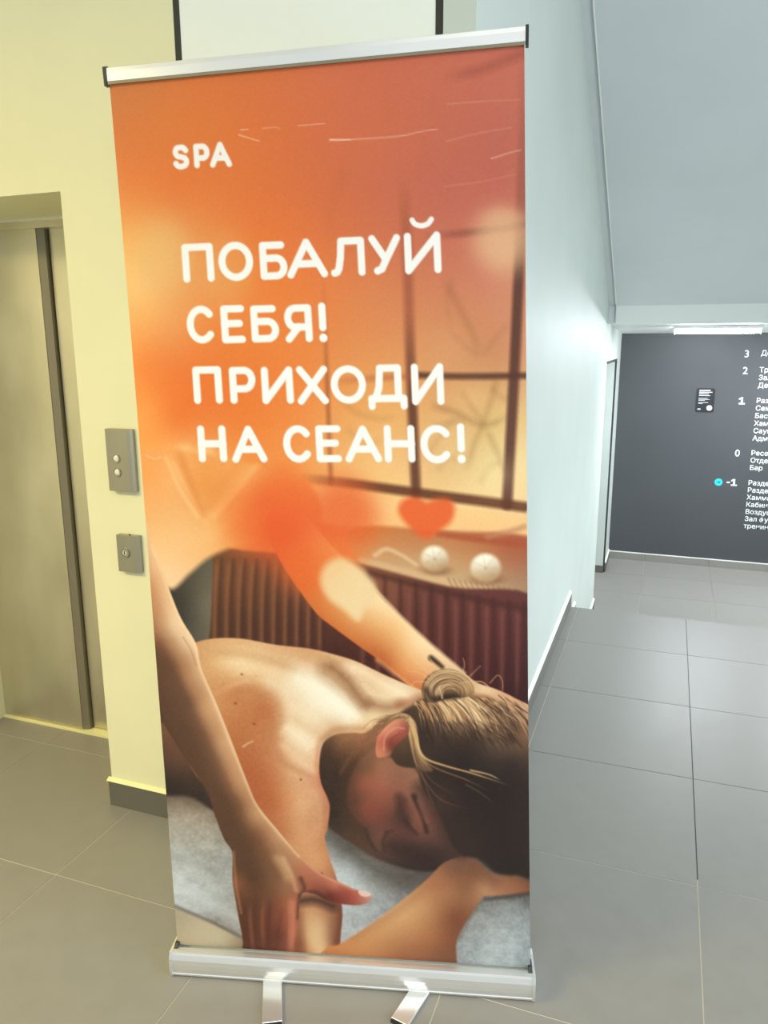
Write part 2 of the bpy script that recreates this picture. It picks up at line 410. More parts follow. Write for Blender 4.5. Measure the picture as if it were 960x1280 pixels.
def paint_print(X, Y):
    A = Art(X, Y); rnd = random.Random(5); allidx = np.arange(len(X))
    # soft orange room out of focus
    A.C[:] = A.field(allidx, [
     (140,110,214,124,70),(200,110,222,124,66),(260,105,228,122,64),(330,100,226,118,68),(400,95,222,116,76),(470,90,216,112,80),(550,85,212,112,86),(640,85,208,112,92),
     (150,170,222,122,62),(205,160,226,124,62),(260,180,228,122,60),(320,180,226,118,62),(400,180,218,112,70),(470,180,212,110,76),(550,180,202,106,82),(640,170,196,104,86),
     (160,235,232,132,66),(220,235,230,124,60),(300,240,228,120,60),(400,240,218,112,66),(470,230,208,108,76),(560,230,198,104,84),(635,220,196,104,86),
     (160,300,244,176,100),(205,300,234,166,96),(250,300,232,146,80),(310,290,232,124,60),(380,300,228,120,62),(450,300,216,116,72),(560,310,204,116,88),(600,330,206,124,96),(645,330,208,134,104),
     (172,350,248,192,120),(215,350,236,166,98),(270,360,234,146,78),(330,350,234,128,58),(400,350,230,126,66),(460,350,220,128,78),(560,370,210,132,92),(600,400,208,136,94),(645,400,208,140,102),
     (175,400,246,170,96),(215,410,236,150,84),(270,410,234,132,62),(350,410,234,130,60),(430,410,226,136,76),(480,410,222,140,86),(570,430,212,146,98),(620,430,206,140,96),
     (180,450,242,138,66),(220,460,234,124,56),(300,450,232,124,52),(370,470,234,132,62),(440,470,230,152,84),(490,480,232,164,96),(560,490,222,164,106),(610,500,222,178,116),(648,500,226,184,124),
     (185,510,246,150,72),(220,520,236,128,58),(300,530,234,130,58),(380,530,236,144,74),(440,540,236,172,104),(480,560,240,186,120),(560,560,226,180,122),(610,570,234,202,142),(648,560,238,206,148),
     (185,570,246,166,88),(230,570,242,180,112),(300,590,238,150,74),(380,590,238,156,84),(450,615,242,178,112),(500,620,244,190,126),(580,620,246,204,142),(645,625,242,196,140),
     (200,640,240,172,106),(300,650,236,140,70),(400,650,232,120,60),(480,650,236,150,88),(560,655,228,170,112),(640,655,228,172,116)], sig=26)
    # window bars, thin and out of focus
    bar = (108,62,44)
    A.stroke([(505,215),(510,300),(514,450),(520,602)], 13, (150,78,54), 12, blur=4, alpha=.62, fade=(.35,0))
    A.stroke([(512,380),(515,470),(520,602)], 11, (78,48,36), 11, blur=3, alpha=.72, fade=(.6,0))
    A.stroke([(655,60),(656,160),(651,280),(644,440),(634,612)], 15, (136,74,58), 13, blur=3.5, alpha=.6, fade=(.5,0))
    A.stroke([(652,270),(649,330),(643,450),(634,612)], 12, (82,50,40), 12, blur=2.6, alpha=.8, fade=(.3,0))
    A.stroke([(405,330),(409,470),(413,592)], 5, (150,80,46), 6, blur=2.5, alpha=.6, fade=(.5,0))
    A.stroke([(520,455),(580,455),(660,452)], 8, (84,50,38), 8, blur=2.6, alpha=.85)
    A.stroke([(400,470),(450,462),(520,456)], 7, (170,90,54), 7, blur=3.5, alpha=.5, fade=(.7,0))
    A.stroke([(530,287),(600,279),(660,269)], 9, (128,66,52), 9, blur=3, alpha=.7, fade=(.45,0))
    A.stroke([(552,98),(600,88),(655,68)], 12, (168,84,68), 12, blur=5, alpha=.55, fade=(.4,0))
    A.stroke([(372,586),(440,592),(520,600),(600,608),(656,615)], 11, (98,54,34), 13, blur=2.8, alpha=.9, fade=(.25,0))
    for P, w, al in (([(555,335),(574,370),(590,400),(602,432)],9,.26),([(602,432),(622,405),(640,385)],6,.18),([(535,490),(570,500),(605,514),(642,500)],7,.42),([(575,470),(590,492),(606,514)],5,.3),
                     ([(582,575),(592,540),(604,512),(618,470),(624,440)],6,.34),([(560,400),(585,420),(602,432)],5,.2),([(606,515),(622,548),(634,580)],6,.32),([(540,520),(560,512),(585,508)],5,.28),
                     ([(425,480),(440,500),(470,510),(500,505)],6,.2),([(430,520),(455,540),(480,536)],6,.16),([(530,560),(550,530),(570,505)],6,.26),([(612,465),(628,480),(640,478)],5,.24),([(568,330),(560,365),(566,400)],6,.14),
                     ([(545,575),(560,556),(575,560)],6,.2),([(598,590),(612,566),(630,560)],6,.22),([(440,200),(420,240),(410,300)],20,.06)):
        A.stroke(P, w, (120,78,46), w*.7, blur=5, alpha=al*.8, fade=(.15,.2))
    A.blob(560,540,26,30,(240,206,146),.35); A.blob(615,575,22,22,(246,218,160),.4); A.blob(590,480,22,16,(236,190,130),.35); A.blob(560,420,26,24,(222,156,108),.35); A.blob(652,575,8,26,(246,214,154),.4)
    # bokeh hearts and lights
    A.blob(628,290,38,40,(232,186,140),.75,0,1.8)
    A.blob(630,262,26,12,(222,170,128),.5,0,1.5)
    A.fill(heart(244,574,54,64), (244,194,130), blur=8, alpha=.75)
    A.blob(200,318,40,46,(236,184,118),.55,0,1.8); A.blob(285,330,34,46,(234,168,96),.4,0,1.8)
    # light window board, shelf and the things on it
    A.fill([(380,598),(440,604),(520,613),(655,628),(656,664),(580,655),(480,648),(400,640)], (246,196,132), blur=5, alpha=.75)
    A.fill([(440,648),(540,646),(680,658),(680,738),(560,718),(455,695)],
      [(460,660,206,128,70),(520,660,196,128,80),(580,664,190,124,78),(640,668,172,96,62),(470,685,204,150,104),(540,690,200,156,112),(600,700,190,146,104),(645,705,170,124,92)], blur=4)
    A.stroke([(548,650),(600,656),(656,662)], 8, (168,78,50), 9, blur=3, alpha=.7)
    A.stroke([(610,652),(640,645),(656,640)], 7, (190,130,90), 7, blur=3, alpha=.7)
    A.stroke([(452,688),(520,702),(590,716),(657,728)], 9, (216,172,126), 8, blur=2.5, alpha=.85)
    A.stroke([(468,680),(482,672),(500,678),(520,690)], 6, (222,186,140), 4, blur=2, alpha=.85)
    for x in range(560,650,7): A.stroke([(x,706+(x-560)*.16),(x+5,716+(x-560)*.16)], 3, (140,98,70), blur=1.5, alpha=.4)
    for cx, cy, r in ((543,682,17),(607,692,19)):
        A.blob(cx+2,cy+14,r*1.1,7,(122,74,48),.6,0,1.6)
        A.fill([(cx+r*math.cos(t*.628),cy+r*.95*math.sin(t*.628)) for t in range(10)],
          [(cx,cy,222,200,170),(cx-9,cy-8,246,232,206),(cx+9,cy-9,236,220,192),(cx-8,cy+9,204,170,130),(cx+10,cy+8,190,156,118),(cx,cy-13,250,240,216)], blur=4)
        for k in range(7):
            a=k*.9; A.stroke([(cx,cy),(cx+r*.8*math.cos(a),cy+r*.8*math.sin(a))], 1.5, (176,146,112), blur=2, alpha=.22)
    # radiators
    A.fill([(252,668),(300,678),(400,684),(458,693),(560,716),(680,738),(680,905),(540,880),(400,850),(230,830),(236,720)],
      [(262,690,120,66,36),(300,720,124,64,38),(300,770,98,52,36),(360,780,96,48,36),(420,790,92,42,34),(470,720,142,74,50),(530,740,112,52,44),(600,760,108,46,44),(645,780,98,42,42),(500,790,106,46,40),(560,800,96,40,38),(620,830,82,34,36),(270,790,96,54,36),(450,820,86,38,32),(640,850,72,32,34),(360,810,96,46,36)], blur=3, keep=True)
    for i in range(10):
        x = 268+i*14.5
        A.stroke([(x+3,690),(x,740),(x-1,815)], 5, (156,88,54), 4.5, blur=2.2, alpha=.6, fade=(.1,.15))
        A.stroke([(x+9,690),(x+6,740),(x+5,815)], 3.5, (80,42,30), 3.5, blur=2, alpha=.5)
    for i in range(12):
        x = 452+i*19.5
        y0 = 705+(x-452)*.17
        A.stroke([(x,y0),(x,y0+60),(x-1,870)], 6, (142,72,64), 4, blur=2.6, alpha=.55, fade=(.12,.25))
        A.stroke([(x+9,y0),(x+9,y0+60),(x+8,870)], 5, (74,32,32), 5, blur=2.5, alpha=.5)
    A.stroke([(460,702),(560,724),(660,745)], 8, (84,38,34), 8, blur=3, alpha=.6)
    A.tone(1.0, (.98, 1.06, 1.02), .86); A.mask = None
    # masseuse: dark skirt, light top, far arm
    A.fill([(208,735),(226,705),(262,680),(264,740),(258,800),(238,806),(222,770)], [(225,740,70,64,54),(245,720,92,84,68),(256,750,110,100,82),(248,785,96,88,74),(230,765,74,68,60)], blur=2)
    A.fill([(170,560),(260,560),(330,575),(385,592),(400,640),(350,665),(300,672),(262,688),(236,710),(212,730),(192,700),(175,640)],
      [(185,590,244,164,92),(220,590,240,170,104),(255,600,234,152,78),(300,600,238,162,88),(350,610,236,144,74),(195,640,240,178,114),(230,650,240,182,120),(270,660,240,174,104),(310,650,236,150,80),(205,690,246,194,138),(232,690,244,188,130),(216,718,246,198,150),(345,650,234,124,60)], blur=5)
    A.stroke([(215,572),(238,612),(254,640)], 5, (246,190,124), 4, blur=3.5, alpha=.55)
    A.stroke([(316,575),(290,606),(268,632),(256,646)], 6, (246,190,124), 5, blur=5, alpha=.35)
    A.stroke([(222,560),(240,600),(252,628),(262,612),(280,585)], 9, (226,138,70), 8, blur=5, alpha=.35)
    A.fill([(330,640),(372,630),(412,668),(440,698),(470,728),(500,757),(530,784),(556,806),(580,826),(596,842),(610,866),(560,872),(530,858),(498,833),(472,812),(448,796),(418,775),(396,758),(378,735),(358,706),(344,680)],
      [(350,665,234,110,52),(385,670,236,130,66),(400,715,228,128,66),(430,710,238,180,120),(385,738,214,112,52),(445,745,236,176,116),(420,765,214,124,64),(470,740,246,204,150),(490,775,236,172,112),(455,790,206,118,62),(520,790,246,200,146),(505,820,224,142,86),(545,812,238,186,136),(480,812,196,106,56),(545,840,214,138,92),(570,830,214,160,120),(520,846,204,114,68),(585,850,206,150,112),(592,846,226,180,136)], blur=1.6)
    A.stroke([(436,694),(470,726),(500,756),(530,783),(556,805),(580,825)], 5, (252,216,164), 3, blur=2.2, alpha=.75)
    A.stroke([(470,812),(498,833),(530,856)], 5, (246,176,112), 4, blur=2.4, alpha=.5)
    A.fill([(398,716),(404,694),(424,685),(446,695),(466,716),(468,735),(454,748),(446,762),(430,750),(410,736)], (236,200,148), blur=8, alpha=.85)
    # orange heart bokeh in front of her
    A.stroke([(226,566),(240,602),(254,636)], 7, (222,134,66), 5, blur=5, alpha=.5)
    A.stroke([(300,566),(282,594),(262,626)], 7, (226,138,68), 5, blur=6, alpha=.4)
    A.stroke([(206,566),(224,604),(246,638)], 4, (250,204,142), 4, blur=3, alpha=.55)
    A.stroke([(322,572),(296,604),(268,638)], 4, (250,200,138), 4, blur=4, alpha=.4)
    A.stroke([(196,660),(230,672),(268,656),(300,630)], 8, (246,190,126), 8, blur=8, alpha=.4)
    PALE = [(400,716),(406,696),(424,686),(444,694),(464,714),(468,733),(455,746),(446,762),(431,750),(411,736)]
    A.blob(345,640,52,54,(228,90,42),.85,0,1.9); A.blob(300,640,28,40,(234,120,56),.5,0,1.5)
    A.blob(428,630,46,48,(228,98,48),.8,0,1.9); A.blob(385,700,40,34,(232,104,46),.65,0,1.6); A.blob(356,600,34,34,(234,110,50),.5,0,1.6)
    A.blob(430,682,30,20,(234,120,58),.45,0,1.6)
    A.fill(PALE, (238,204,152), blur=7, alpha=.82)
    A.fill([(499,628),(500,614),(512,606),(526,607),(533,611),(545,607),(560,607),(568,616),(564,634),(548,648),(533,657),(516,648)], (230,96,46), blur=6, alpha=.92)
    A.stroke([(538,807),(545,812),(552,818)], 7, (56,44,38), 5, blur=2.2, alpha=.9)
    # bed and towel
    A.fill([(190,960),(300,960),(480,1010),(670,1030),(672,1230),(190,1230)],
      [(212,975,84,66,56),(240,985,96,80,66),(275,1000,112,96,80),(220,1000,128,112,96),(230,1025,158,146,130),(262,1030,150,138,122),(285,1065,150,146,138),(225,1060,166,164,156),(260,1090,160,158,152),(228,1112,186,190,188),(262,1128,170,172,168),(290,1140,150,146,138),(270,1150,146,140,132),(240,1125,174,176,174),
       (402,975,58,48,42),(415,1010,64,56,50),(412,1040,128,124,118),(420,1062,150,150,148),(440,1055,110,106,100),(440,1075,168,172,172),(470,1085,140,138,132),(430,1095,180,184,184),(478,1105,142,142,138),(450,1130,160,162,162),(430,1150,164,164,164),(500,1080,100,92,86),(425,1165,172,170,168),
       (620,1118,120,118,112),(655,1112,96,92,88),(600,1150,142,142,138),(640,1140,140,142,140),(620,1180,166,170,168),(650,1180,152,158,158),(590,1190,152,156,154),(655,1205,146,152,152),(570,1195,140,140,138)], blur=1.5, smooth=False, sig=15)
    idx = np.nonzero((Y > 985) & (Y < 1215))[0]
    g = noise2(X[idx]/3.2, Y[idx]/2.6, 3)*20+noise2(X[idx]/9, Y[idx]/7, 8)*20
    A.C[idx] += (9+g[:, None])*np.clip((Y[idx]-990)/25, 0, 1)[:, None]*.8
    for k in range(60):
        x = rnd.uniform(575,660); y = rnd.uniform(1120,1205)
        A.stroke([(x,y),(x+rnd.uniform(2,6),y+rnd.uniform(6,14))], 1.6, rnd.choice([(120,124,122),(186,190,188)]), .6, blur=1, alpha=.22)
    A.fill([(216,1132),(262,1152),(300,1172),(312,1215),(210,1215)], [(225,1145,176,160,134),(250,1165,190,172,142),(280,1175,180,162,132),(225,1180,182,162,130),(270,1195,164,146,118),(300,1190,140,116,92)], blur=1.6, smooth=False)
    A.stroke([(214,1130),(262,1151),(304,1173)], 4, (104,96,88), 4, blur=2, alpha=.7)
    A.stroke([(212,1106),(240,1114),(268,1130),(298,1150)], 12, (204,206,204), 10, blur=8, alpha=.5)
    A.stroke([(214,1070),(240,1074),(276,1092)], 7, (140,138,136), 6, blur=6, alpha=.35)
    # dark side behind the near arm
    A.fill([(180,870),(215,900),(240,950),(268,1008),(236,992),(180,984),(170,900)], [(205,930,104,72,56),(222,950,96,68,54),(245,985,66,52,46),(210,975,62,50,44),(205,900,120,84,62)], blur=4)
    # the lying woman: neck and face shadow
    A.stroke([(392,1000),(412,1034),(440,1062),(478,1086),(520,1092),(550,1078)], 22, (84,76,70), 24, blur=17, alpha=.8)
    A.fill([(395,905),(440,890),(480,880),(540,870),(600,930),(590,1050),(540,1082),(480,1072),(440,1050),(404,1020),(392,960)],
      [(405,935,82,58,44),(405,970,66,50,42),(412,1010,62,50,42),(425,925,118,82,58),(440,930,116,80,56),(450,912,150,102,72),(425,912,140,98,68),(425,960,70,52,42),(430,1000,70,52,42),(445,1040,90,66,54),(470,1066,88,66,56),(500,1074,66,52,48),(540,1070,58,46,44),(550,1000,72,50,46),(560,960,56,42,40)], blur=3)
    A.stroke([(462,908),(440,932),(424,958)], 5, (136,90,60), 3, blur=3, alpha=.5)
    # back and upper arm
    A.fill([(236,805),(244,796),(269,790),(302,790),(343,797),(386,801),(415,807),(444,815),(476,829),(508,842),(532,852),(530,862),(517,872),(496,878),(473,890),(455,905),(440,906),(418,909),(402,921),(397,948),(399,971),(407,990),(410,1003),(407,1030),(404,1042),(411,1071),(419,1096),(425,1130),(424,1160),(412,1230),(350,1230),(330,1100),(290,1000),(255,900)],
      [(250,805,206,152,104),(262,822,214,160,110),(300,800,224,174,124),(342,806,218,168,122),(386,812,214,162,116),(300,824,234,190,140),(285,848,210,148,100),(275,872,200,134,86),(300,900,188,116,70),(330,880,194,124,80),(345,838,226,184,138),(384,850,238,212,176),(410,872,242,222,190),(440,888,238,210,172),(455,900,226,180,132),(430,818,220,172,128),(470,836,224,178,134),(500,850,236,200,160),(525,856,220,176,136),(425,905,212,162,118),
       (364,905,232,194,152),(350,930,212,154,112),(382,925,234,196,158),(395,945,222,168,130),(320,940,184,110,68),(340,965,192,118,76),(370,960,218,162,120),(396,965,208,140,106),(345,1000,192,116,74),(378,1000,216,156,114),(404,1005,180,120,86),(330,1020,184,110,70),(360,1030,202,136,94),(385,1040,208,144,102),(402,1035,188,124,84),(370,1070,202,140,96),(395,1075,208,144,100),(412,1085,186,122,86),(385,1100,196,134,94),(415,1110,166,104,74),
       (395,1150,202,152,110),(385,1175,200,148,106),(400,1190,206,154,112),(420,1150,140,90,66),(418,1180,140,90,66),(375,1180,176,118,82),(395,1215,190,140,100)], blur=1.4, sig=24, keep=True)
    SH, HL = (136,88,58), (250,228,194)
    A.stroke([(256,809),(300,811),(348,822),(384,834)], 7, (190,134,90), 7, blur=7, alpha=.5, fade=(.2,.2))
    A.stroke([(262,820),(300,820),(335,828),(360,838)], 9, (246,210,164), 9, blur=8, alpha=.55, fade=(.2,.2))
    A.stroke([(270,872),(305,856),(326,866),(337,892),(334,925),(322,955)], 20, (180,108,66), 22, blur=12, alpha=.55, fade=(.15,.25))
    A.stroke([(262,864),(290,848),(318,842),(336,846)], 3, (232,180,130), 4, blur=3.5, alpha=.55, fade=(.3,.2))
    A.stroke([(318,838),(346,848),(362,872),(366,900)], 12, (248,222,186), 14, blur=9, alpha=.5, fade=(.2,.2))
    A.stroke([(350,832),(392,848),(426,874),(452,890)], 22, (252,242,218), 18, blur=15, alpha=.75, fade=(.15,.15))
    A.stroke([(350,898),(368,912),(392,926)], 14, (250,228,196), 12, blur=9, alpha=.65, fade=(.15,.1))
    A.stroke([(366,890),(384,902),(404,912)], 8, (214,162,120), 7, blur=7, alpha=.4)
    A.stroke([(340,928),(352,946),(374,958),(392,968)], 7, (180,114,78), 5, blur=5, alpha=.45, fade=(.2,.3))
    A.stroke([(352,924),(372,942),(390,956)], 7, (240,200,162), 6, blur=5, alpha=.5)
    A.stroke([(388,820),(412,824),(432,840),(446,858),(462,876)], 13, SH, 13, blur=8, alpha=.78, fade=(.25,.1))
    A.stroke([(404,832),(430,850),(455,872)], 12, (160,110,74), 14, blur=10, alpha=.55)
    A.stroke([(424,818),(452,827),(482,844),(512,858)], 11, (250,222,184), 10, blur=6.5, alpha=.75, fade=(.2,.1))
    A.stroke([(462,868),(482,872),(500,868)], 12, (146,98,68), 12, blur=7, alpha=.7)
    A.stroke([(498,868),(512,864),(524,858)], 9, (172,106,76), 8, blur=5, alpha=.75)
    A.stroke([(440,892),(456,898),(470,894)], 6, (240,206,160), 5, blur=4, alpha=.5)
    A.stroke([(398,918),(416,904),(440,900),(456,900)], 6, (176,120,82), 6, blur=4, alpha=.45)
    A.stroke([(396,925),(394,950),(400,975),(408,1000),(408,1030)], 4, (206,118,84), 4, blur=3, alpha=.5)
    A.stroke([(378,972),(394,990),(398,1020),(392,1050)], 12, (232,172,130), 10, blur=9, alpha=.5, fade=(.2,.2))
    A.stroke([(306,955),(326,1000),(350,1035)], 16, (176,100,62), 16, blur=12, alpha=.45)
    A.stroke([(372,1140),(372,1180),(374,1228)], 8, (120,74,56), 10, blur=6, alpha=.6)
    A.stroke([(394,1140),(396,1170),(400,1200)], 12, (226,182,138), 12, blur=9, alpha=.55, fade=(.3,0))
    A.stroke([(372,1124),(392,1122),(414,1130)], 12, (76,52,46), 12, blur=6, alpha=.85)
    A.stroke([(423,1132),(424,1160),(417,1195)], 6, (110,70,54), 8, blur=4, alpha=.6)
    nx = allidx[(X > 236) & (X < 470) & (Y > 795) & (Y < 1090)]
    A.C[nx] += (noise2(X[nx]/2.2, Y[nx]/2.2, 21)*7)[:, None]
    for x, y in ((374,968),(301,835),(293,872),(316,898),(400,1088)): A.blob(x,y,1.6,1.4,(110,66,44),.8)
    A.stroke([(302,927),(308,923),(314,920)], 2, (240,190,150), 1.5, blur=1.2, alpha=.7)
    A.mask = None
    A.blob(408,935,9,24,(74,52,42),.35,.15,1.4)
    # face
    A.fill([(466,925),(480,934),(506,942),(522,955),(534,976),(552,1002),(580,1040),(574,1068),(546,1074),(520,1078),(496,1072),(478,1062),(462,1046),(455,1028),(440,1014),(432,996),(434,970),(446,944)],
      [(458,950,128,86,62),(474,945,150,100,74),(452,970,146,86,66),(474,965,160,98,76),(500,955,142,96,76),(512,970,146,98,78),(444,990,112,70,54),(468,992,142,82,64),(490,1000,122,74,60),(498,1010,92,62,54),(508,1000,112,72,60),(518,995,142,90,74),(524,1010,140,86,70),(545,1010,130,82,68),(560,1030,104,70,60),(455,1000,132,76,60),(462,1012,128,72,58),(482,1022,112,68,60),(500,1024,98,64,56),(460,1028,106,70,60),(476,1042,116,76,64),(490,1052,92,64,56),(520,1030,116,74,62),(540,1040,98,66,58),(510,1052,76,54,50),(480,1062,96,68,60),(530,1064,66,50,48)], blur=3, sig=9)
    A.stroke([(440,950),(432,985),(440,1020),(456,1042)], 14, (84,58,46), 16, blur=9, alpha=.6)
    A.stroke([(476,950),(500,948),(516,958)], 10, (158,106,80), 10, blur=8, alpha=.45)
    A.stroke([(486,1050),(512,1062),(545,1066)], 18, (64,47,44), 22, blur=10, alpha=.7)
    A.stroke([(497,986),(499,1004),(506,1018)], 9, (76,52,48), 9, blur=5, alpha=.75)
    A.stroke([(504,1016),(512,1026),(520,1034)], 4, (58,42,40), 3, blur=2.4, alpha=.7)
    A.stroke([(516,985),(521,997),(527,1011),(532,1031)], 7, (60,44,40), 5, blur=2.6, alpha=.85)
    A.stroke([(522,990),(527,1005),(532,1018)], 5, (172,112,88), 3, blur=2.5, alpha=.55)
    A.stroke([(504,990),(500,1005),(504,1022),(514,1032)], 7, (82,56,50), 6, blur=4, alpha=.6)
    A.stroke([(482,1034),(477,1044),(479,1058)], 4, (70,50,46), 3, blur=2.2, alpha=.65)
    A.stroke([(480,1032),(488,1030)], 3, (70,48,44), 3, blur=2, alpha=.6)
    A.stroke([(455,1030),(460,1044),(468,1056)], 4, (66,50,44), 3, blur=2.2, alpha=.6)
    # forearm under the head
    A.fill([(404,1186),(424,1178),(474,1143),(528,1097),(550,1074),(566,1066),(580,1063),(596,1068),(620,1086),(676,1083),(678,1109),(640,1113),(616,1115),(604,1116),(590,1136),(570,1172),(550,1232),(380,1232)],
      [(420,1190,206,136,84),(474,1156,220,162,110),(450,1178,212,150,98),(500,1138,222,168,118),(542,1100,186,126,88),(528,1130,206,152,106),(572,1074,144,102,76),(596,1090,156,108,78),(582,1104,160,112,80),(560,1110,178,124,88),(542,1170,178,118,80),(568,1142,150,98,70),(560,1160,156,102,72),(515,1165,200,140,96),(500,1192,176,118,80),(548,1196,150,100,72),(460,1198,196,132,86),(620,1098,172,122,90),(650,1098,152,104,76),(606,1106,190,138,102),(655,1090,130,92,70)], blur=2, sig=13, keep=True)
    A.tone(1.16, (1, 1, 1.0), .93)
    A.stroke([(440,1170),(490,1138),(530,1105),(556,1080)], 10, (168,112,78), 9, blur=7, alpha=.45)
    A.stroke([(560,1078),(580,1072),(604,1082),(616,1096)], 14, (120,84,66), 14, blur=9, alpha=.6)
    A.mask = None
    A.stroke([(662,1112),(636,1116),(606,1119)], 5, (60,50,46), 4, blur=2.5, alpha=.6)
    A.stroke([(604,1118),(590,1138),(572,1172)], 3, (110,90,78), 3, blur=2.5, alpha=.5)
    # far hand lying on her head
    A.fill([(575,826),(597,838),(620,846),(644,858),(676,880),(676,925),(640,890),(612,868),(585,862)], [(585,845,196,146,108),(600,845,226,182,138),(625,855,214,160,122),(650,880,210,158,122),(640,870,204,150,114),(655,900,170,124,94)], blur=1.3)
    # hair
    A.fill([(500,880),(516,866),(530,858),(560,854),(592,852),(614,856),(636,870),(656,888),(676,906),(676,1078),(645,1088),(618,1084),(600,1068),(578,1061),(566,1050),(552,1020),(540,998),(528,978),(522,955),(515,930),(508,905)],
      [(530,870,96,72,52),(560,862,140,102,70),(590,862,164,120,82),(612,868,164,120,82),(636,886,120,88,64),(652,910,120,88,64),(530,900,70,55,46),(545,890,104,80,58),(570,885,140,108,76),(600,885,156,120,84),(618,900,130,98,72),(590,905,84,64,50),(560,915,70,54,46),(620,920,96,74,58),(530,930,66,52,45),(580,940,54,42,40),(640,940,66,52,46),(655,960,60,46,42),(540,970,62,48,42),(600,980,50,40,38),(640,1000,52,42,39),(570,1010,60,45,42),(620,1040,52,42,39),(655,1040,55,44,41),(590,1050,60,46,43),(640,1075,52,43,40),(545,990,72,52,46)], blur=3.5, sig=11)
    A.stroke([(524,975),(540,1005),(560,1035),(575,1055)], 14, (62,47,43), 16, blur=10, alpha=.75)
    # strands combed from the bun over the head
    for k in range(420):
        t = rnd.random(); x0 = 516+t*112; y0 = 866-12*math.sin(t*3.0)+t*3+rnd.uniform(-3,3)
        L = rnd.uniform(20,52)*(.85+.5*math.sin(t*3.0)); ang = math.radians(70-30*t+rnd.uniform(-8,8))
        x1, y1 = x0+L*math.cos(ang), y0+L*math.sin(ang)
        mx, my = (x0+x1)/2+rnd.uniform(1,5), (y0+y1)/2-rnd.uniform(1,4)
        br = rnd.random()*(.75+.4*math.sin(t*3.1))
        c = (242,200,150) if br > .74 else (216,164,112) if br > .5 else (148,106,72) if br > .27 else (60,46,39)
        A.stroke([(x0,y0),(mx,my),(x1,y1)], 2.0, c, .7, blur=.7, alpha=.68, fade=(.05,.4))
    for k in range(110):
        t = rnd.random(); x0 = 520+t*120; y0 = 880+rnd.uniform(0,26)+t*6; ang = math.radians(72-34*t+rnd.uniform(-8,8)); L = rnd.uniform(14,34)
        A.stroke([(x0,y0),(x0+L*.5*math.cos(ang)+2,y0+L*.5*math.sin(ang)-2),(x0+L*math.cos(ang),y0+L*math.sin(ang))], 2.4, (62,47,40), .8, blur=1, alpha=.6, fade=(.4,.2))
    for k in range(70):
        x0 = rnd.uniform(596,650); y0 = rnd.uniform(852,878); L = rnd.uniform(30,66); ang = math.radians(rnd.uniform(40,64))
        A.stroke([(x0,y0),(x0+L*.5*math.cos(ang)+3,y0+L*.5*math.sin(ang)-3),(x0+L*math.cos(ang),y0+L*math.sin(ang))], 1.8, rnd.choice([(216,170,122),(170,126,88),(70,52,44),(62,46,40)]), .6, blur=.8, alpha=.55, fade=(.1,.3))
    # hair round the ear and the long loose lock
    A.fill([(470,892),(486,882),(504,879),(518,890),(522,915),(526,936),(540,950),(528,952),(517,940),(512,918),(504,896),(490,890)],
      [(480,888,150,112,78),(500,884,206,164,118),(516,905,166,126,86),(522,930,140,104,72),(530,945,110,82,60)], blur=1.8)
    for k in range(34):
        o = rnd.uniform(-6,6); q = rnd.uniform(-5,5)
        A.stroke([(488+o,886+q*.5),(506+o*.6,884+q*.6),(517+o*.5,905),(522+o*.6,930),(536+o,950+q)], 1.6, rnd.choice([(226,184,134),(196,152,106),(104,76,54),(74,56,44)]), .8, blur=.8, alpha=.5, fade=(.1,.25))
    A.fill([(490,918),(502,910),(514,922),(520,945),(508,948),(494,944),(486,930)], [(495,930,84,62,48),(510,935,76,58,46),(502,920,96,70,52)], blur=2)
    for P, w, c, al in [([(512,890),(519,915),(530,935),(556,945),(585,953),(612,962),(640,972)],3.6,(210,166,112),.9),([(514,905),(522,932),(544,948),(580,962),(612,978)],2.6,(156,118,80),.7),([(512,905),(518,940),(532,968),(552,990),(590,1002)],2.2,(140,102,72),.5),
                        ([(518,930),(526,955),(536,985),(546,1005)],3,(130,92,68),.45),([(510,895),(514,925),(522,955)],3,(214,172,124),.6),([(585,950),(610,956),(626,964)],2.5,(232,196,146),.7),([(580,968),(600,980),(618,995)],1.6,(128,98,74),.5),([(516,920),(534,960),(570,985)],2,(120,90,68),.5)]:
        A.stroke(P, w, c, .8, blur=1.1, alpha=al, fade=(.05,.25))
    for k in range(26):
        x0=rnd.uniform(474,512); y0=rnd.uniform(880,892)
        A.stroke([(x0,y0),(x0-rnd.uniform(4,16),y0+rnd.uniform(2,10)),(x0-rnd.uniform(12,26),y0+rnd.uniform(8,24))], 1.6, rnd.choice([(120,86,58),(196,152,104),(90,64,46)]), .5, blur=.8, alpha=.5)
    # ear
    A.fill([(468,926),(470,912),(476,902),(488,890),(500,886),(508,891),(510,902),(502,912),(492,922),(486,933),(476,936),(470,936)],
      [(472,918,196,108,84),(480,902,214,134,104),(495,890,204,128,98),(506,896,160,88,70),(485,915,150,76,60),(494,904,180,100,80),(478,930,190,116,86),(488,925,130,72,58)], blur=1.1, sig=6)
    A.stroke([(478,926),(480,910),(492,898),(504,898)], 2.2, (238,150,118), 1.6, blur=1.2, alpha=.6)
    A.stroke([(486,924),(488,912),(498,905)], 3, (132,62,52), 2, blur=1.4, alpha=.6)
    # bun
    A.fill([(528,848),(530,836),(538,826),(552,821),(568,821),(582,827),(590,838),(592,850),(584,856),(566,857),(552,860),(538,864),(530,860)],
      [(534,840,118,88,58),(545,828,196,160,112),(560,825,216,180,130),(576,830,206,168,118),(586,842,186,146,100),(545,845,140,106,70),(560,840,176,138,92),(575,845,150,114,76),(550,855,66,50,40),(535,858,58,44,36),(568,854,84,62,46)], blur=1.3, sig=8)
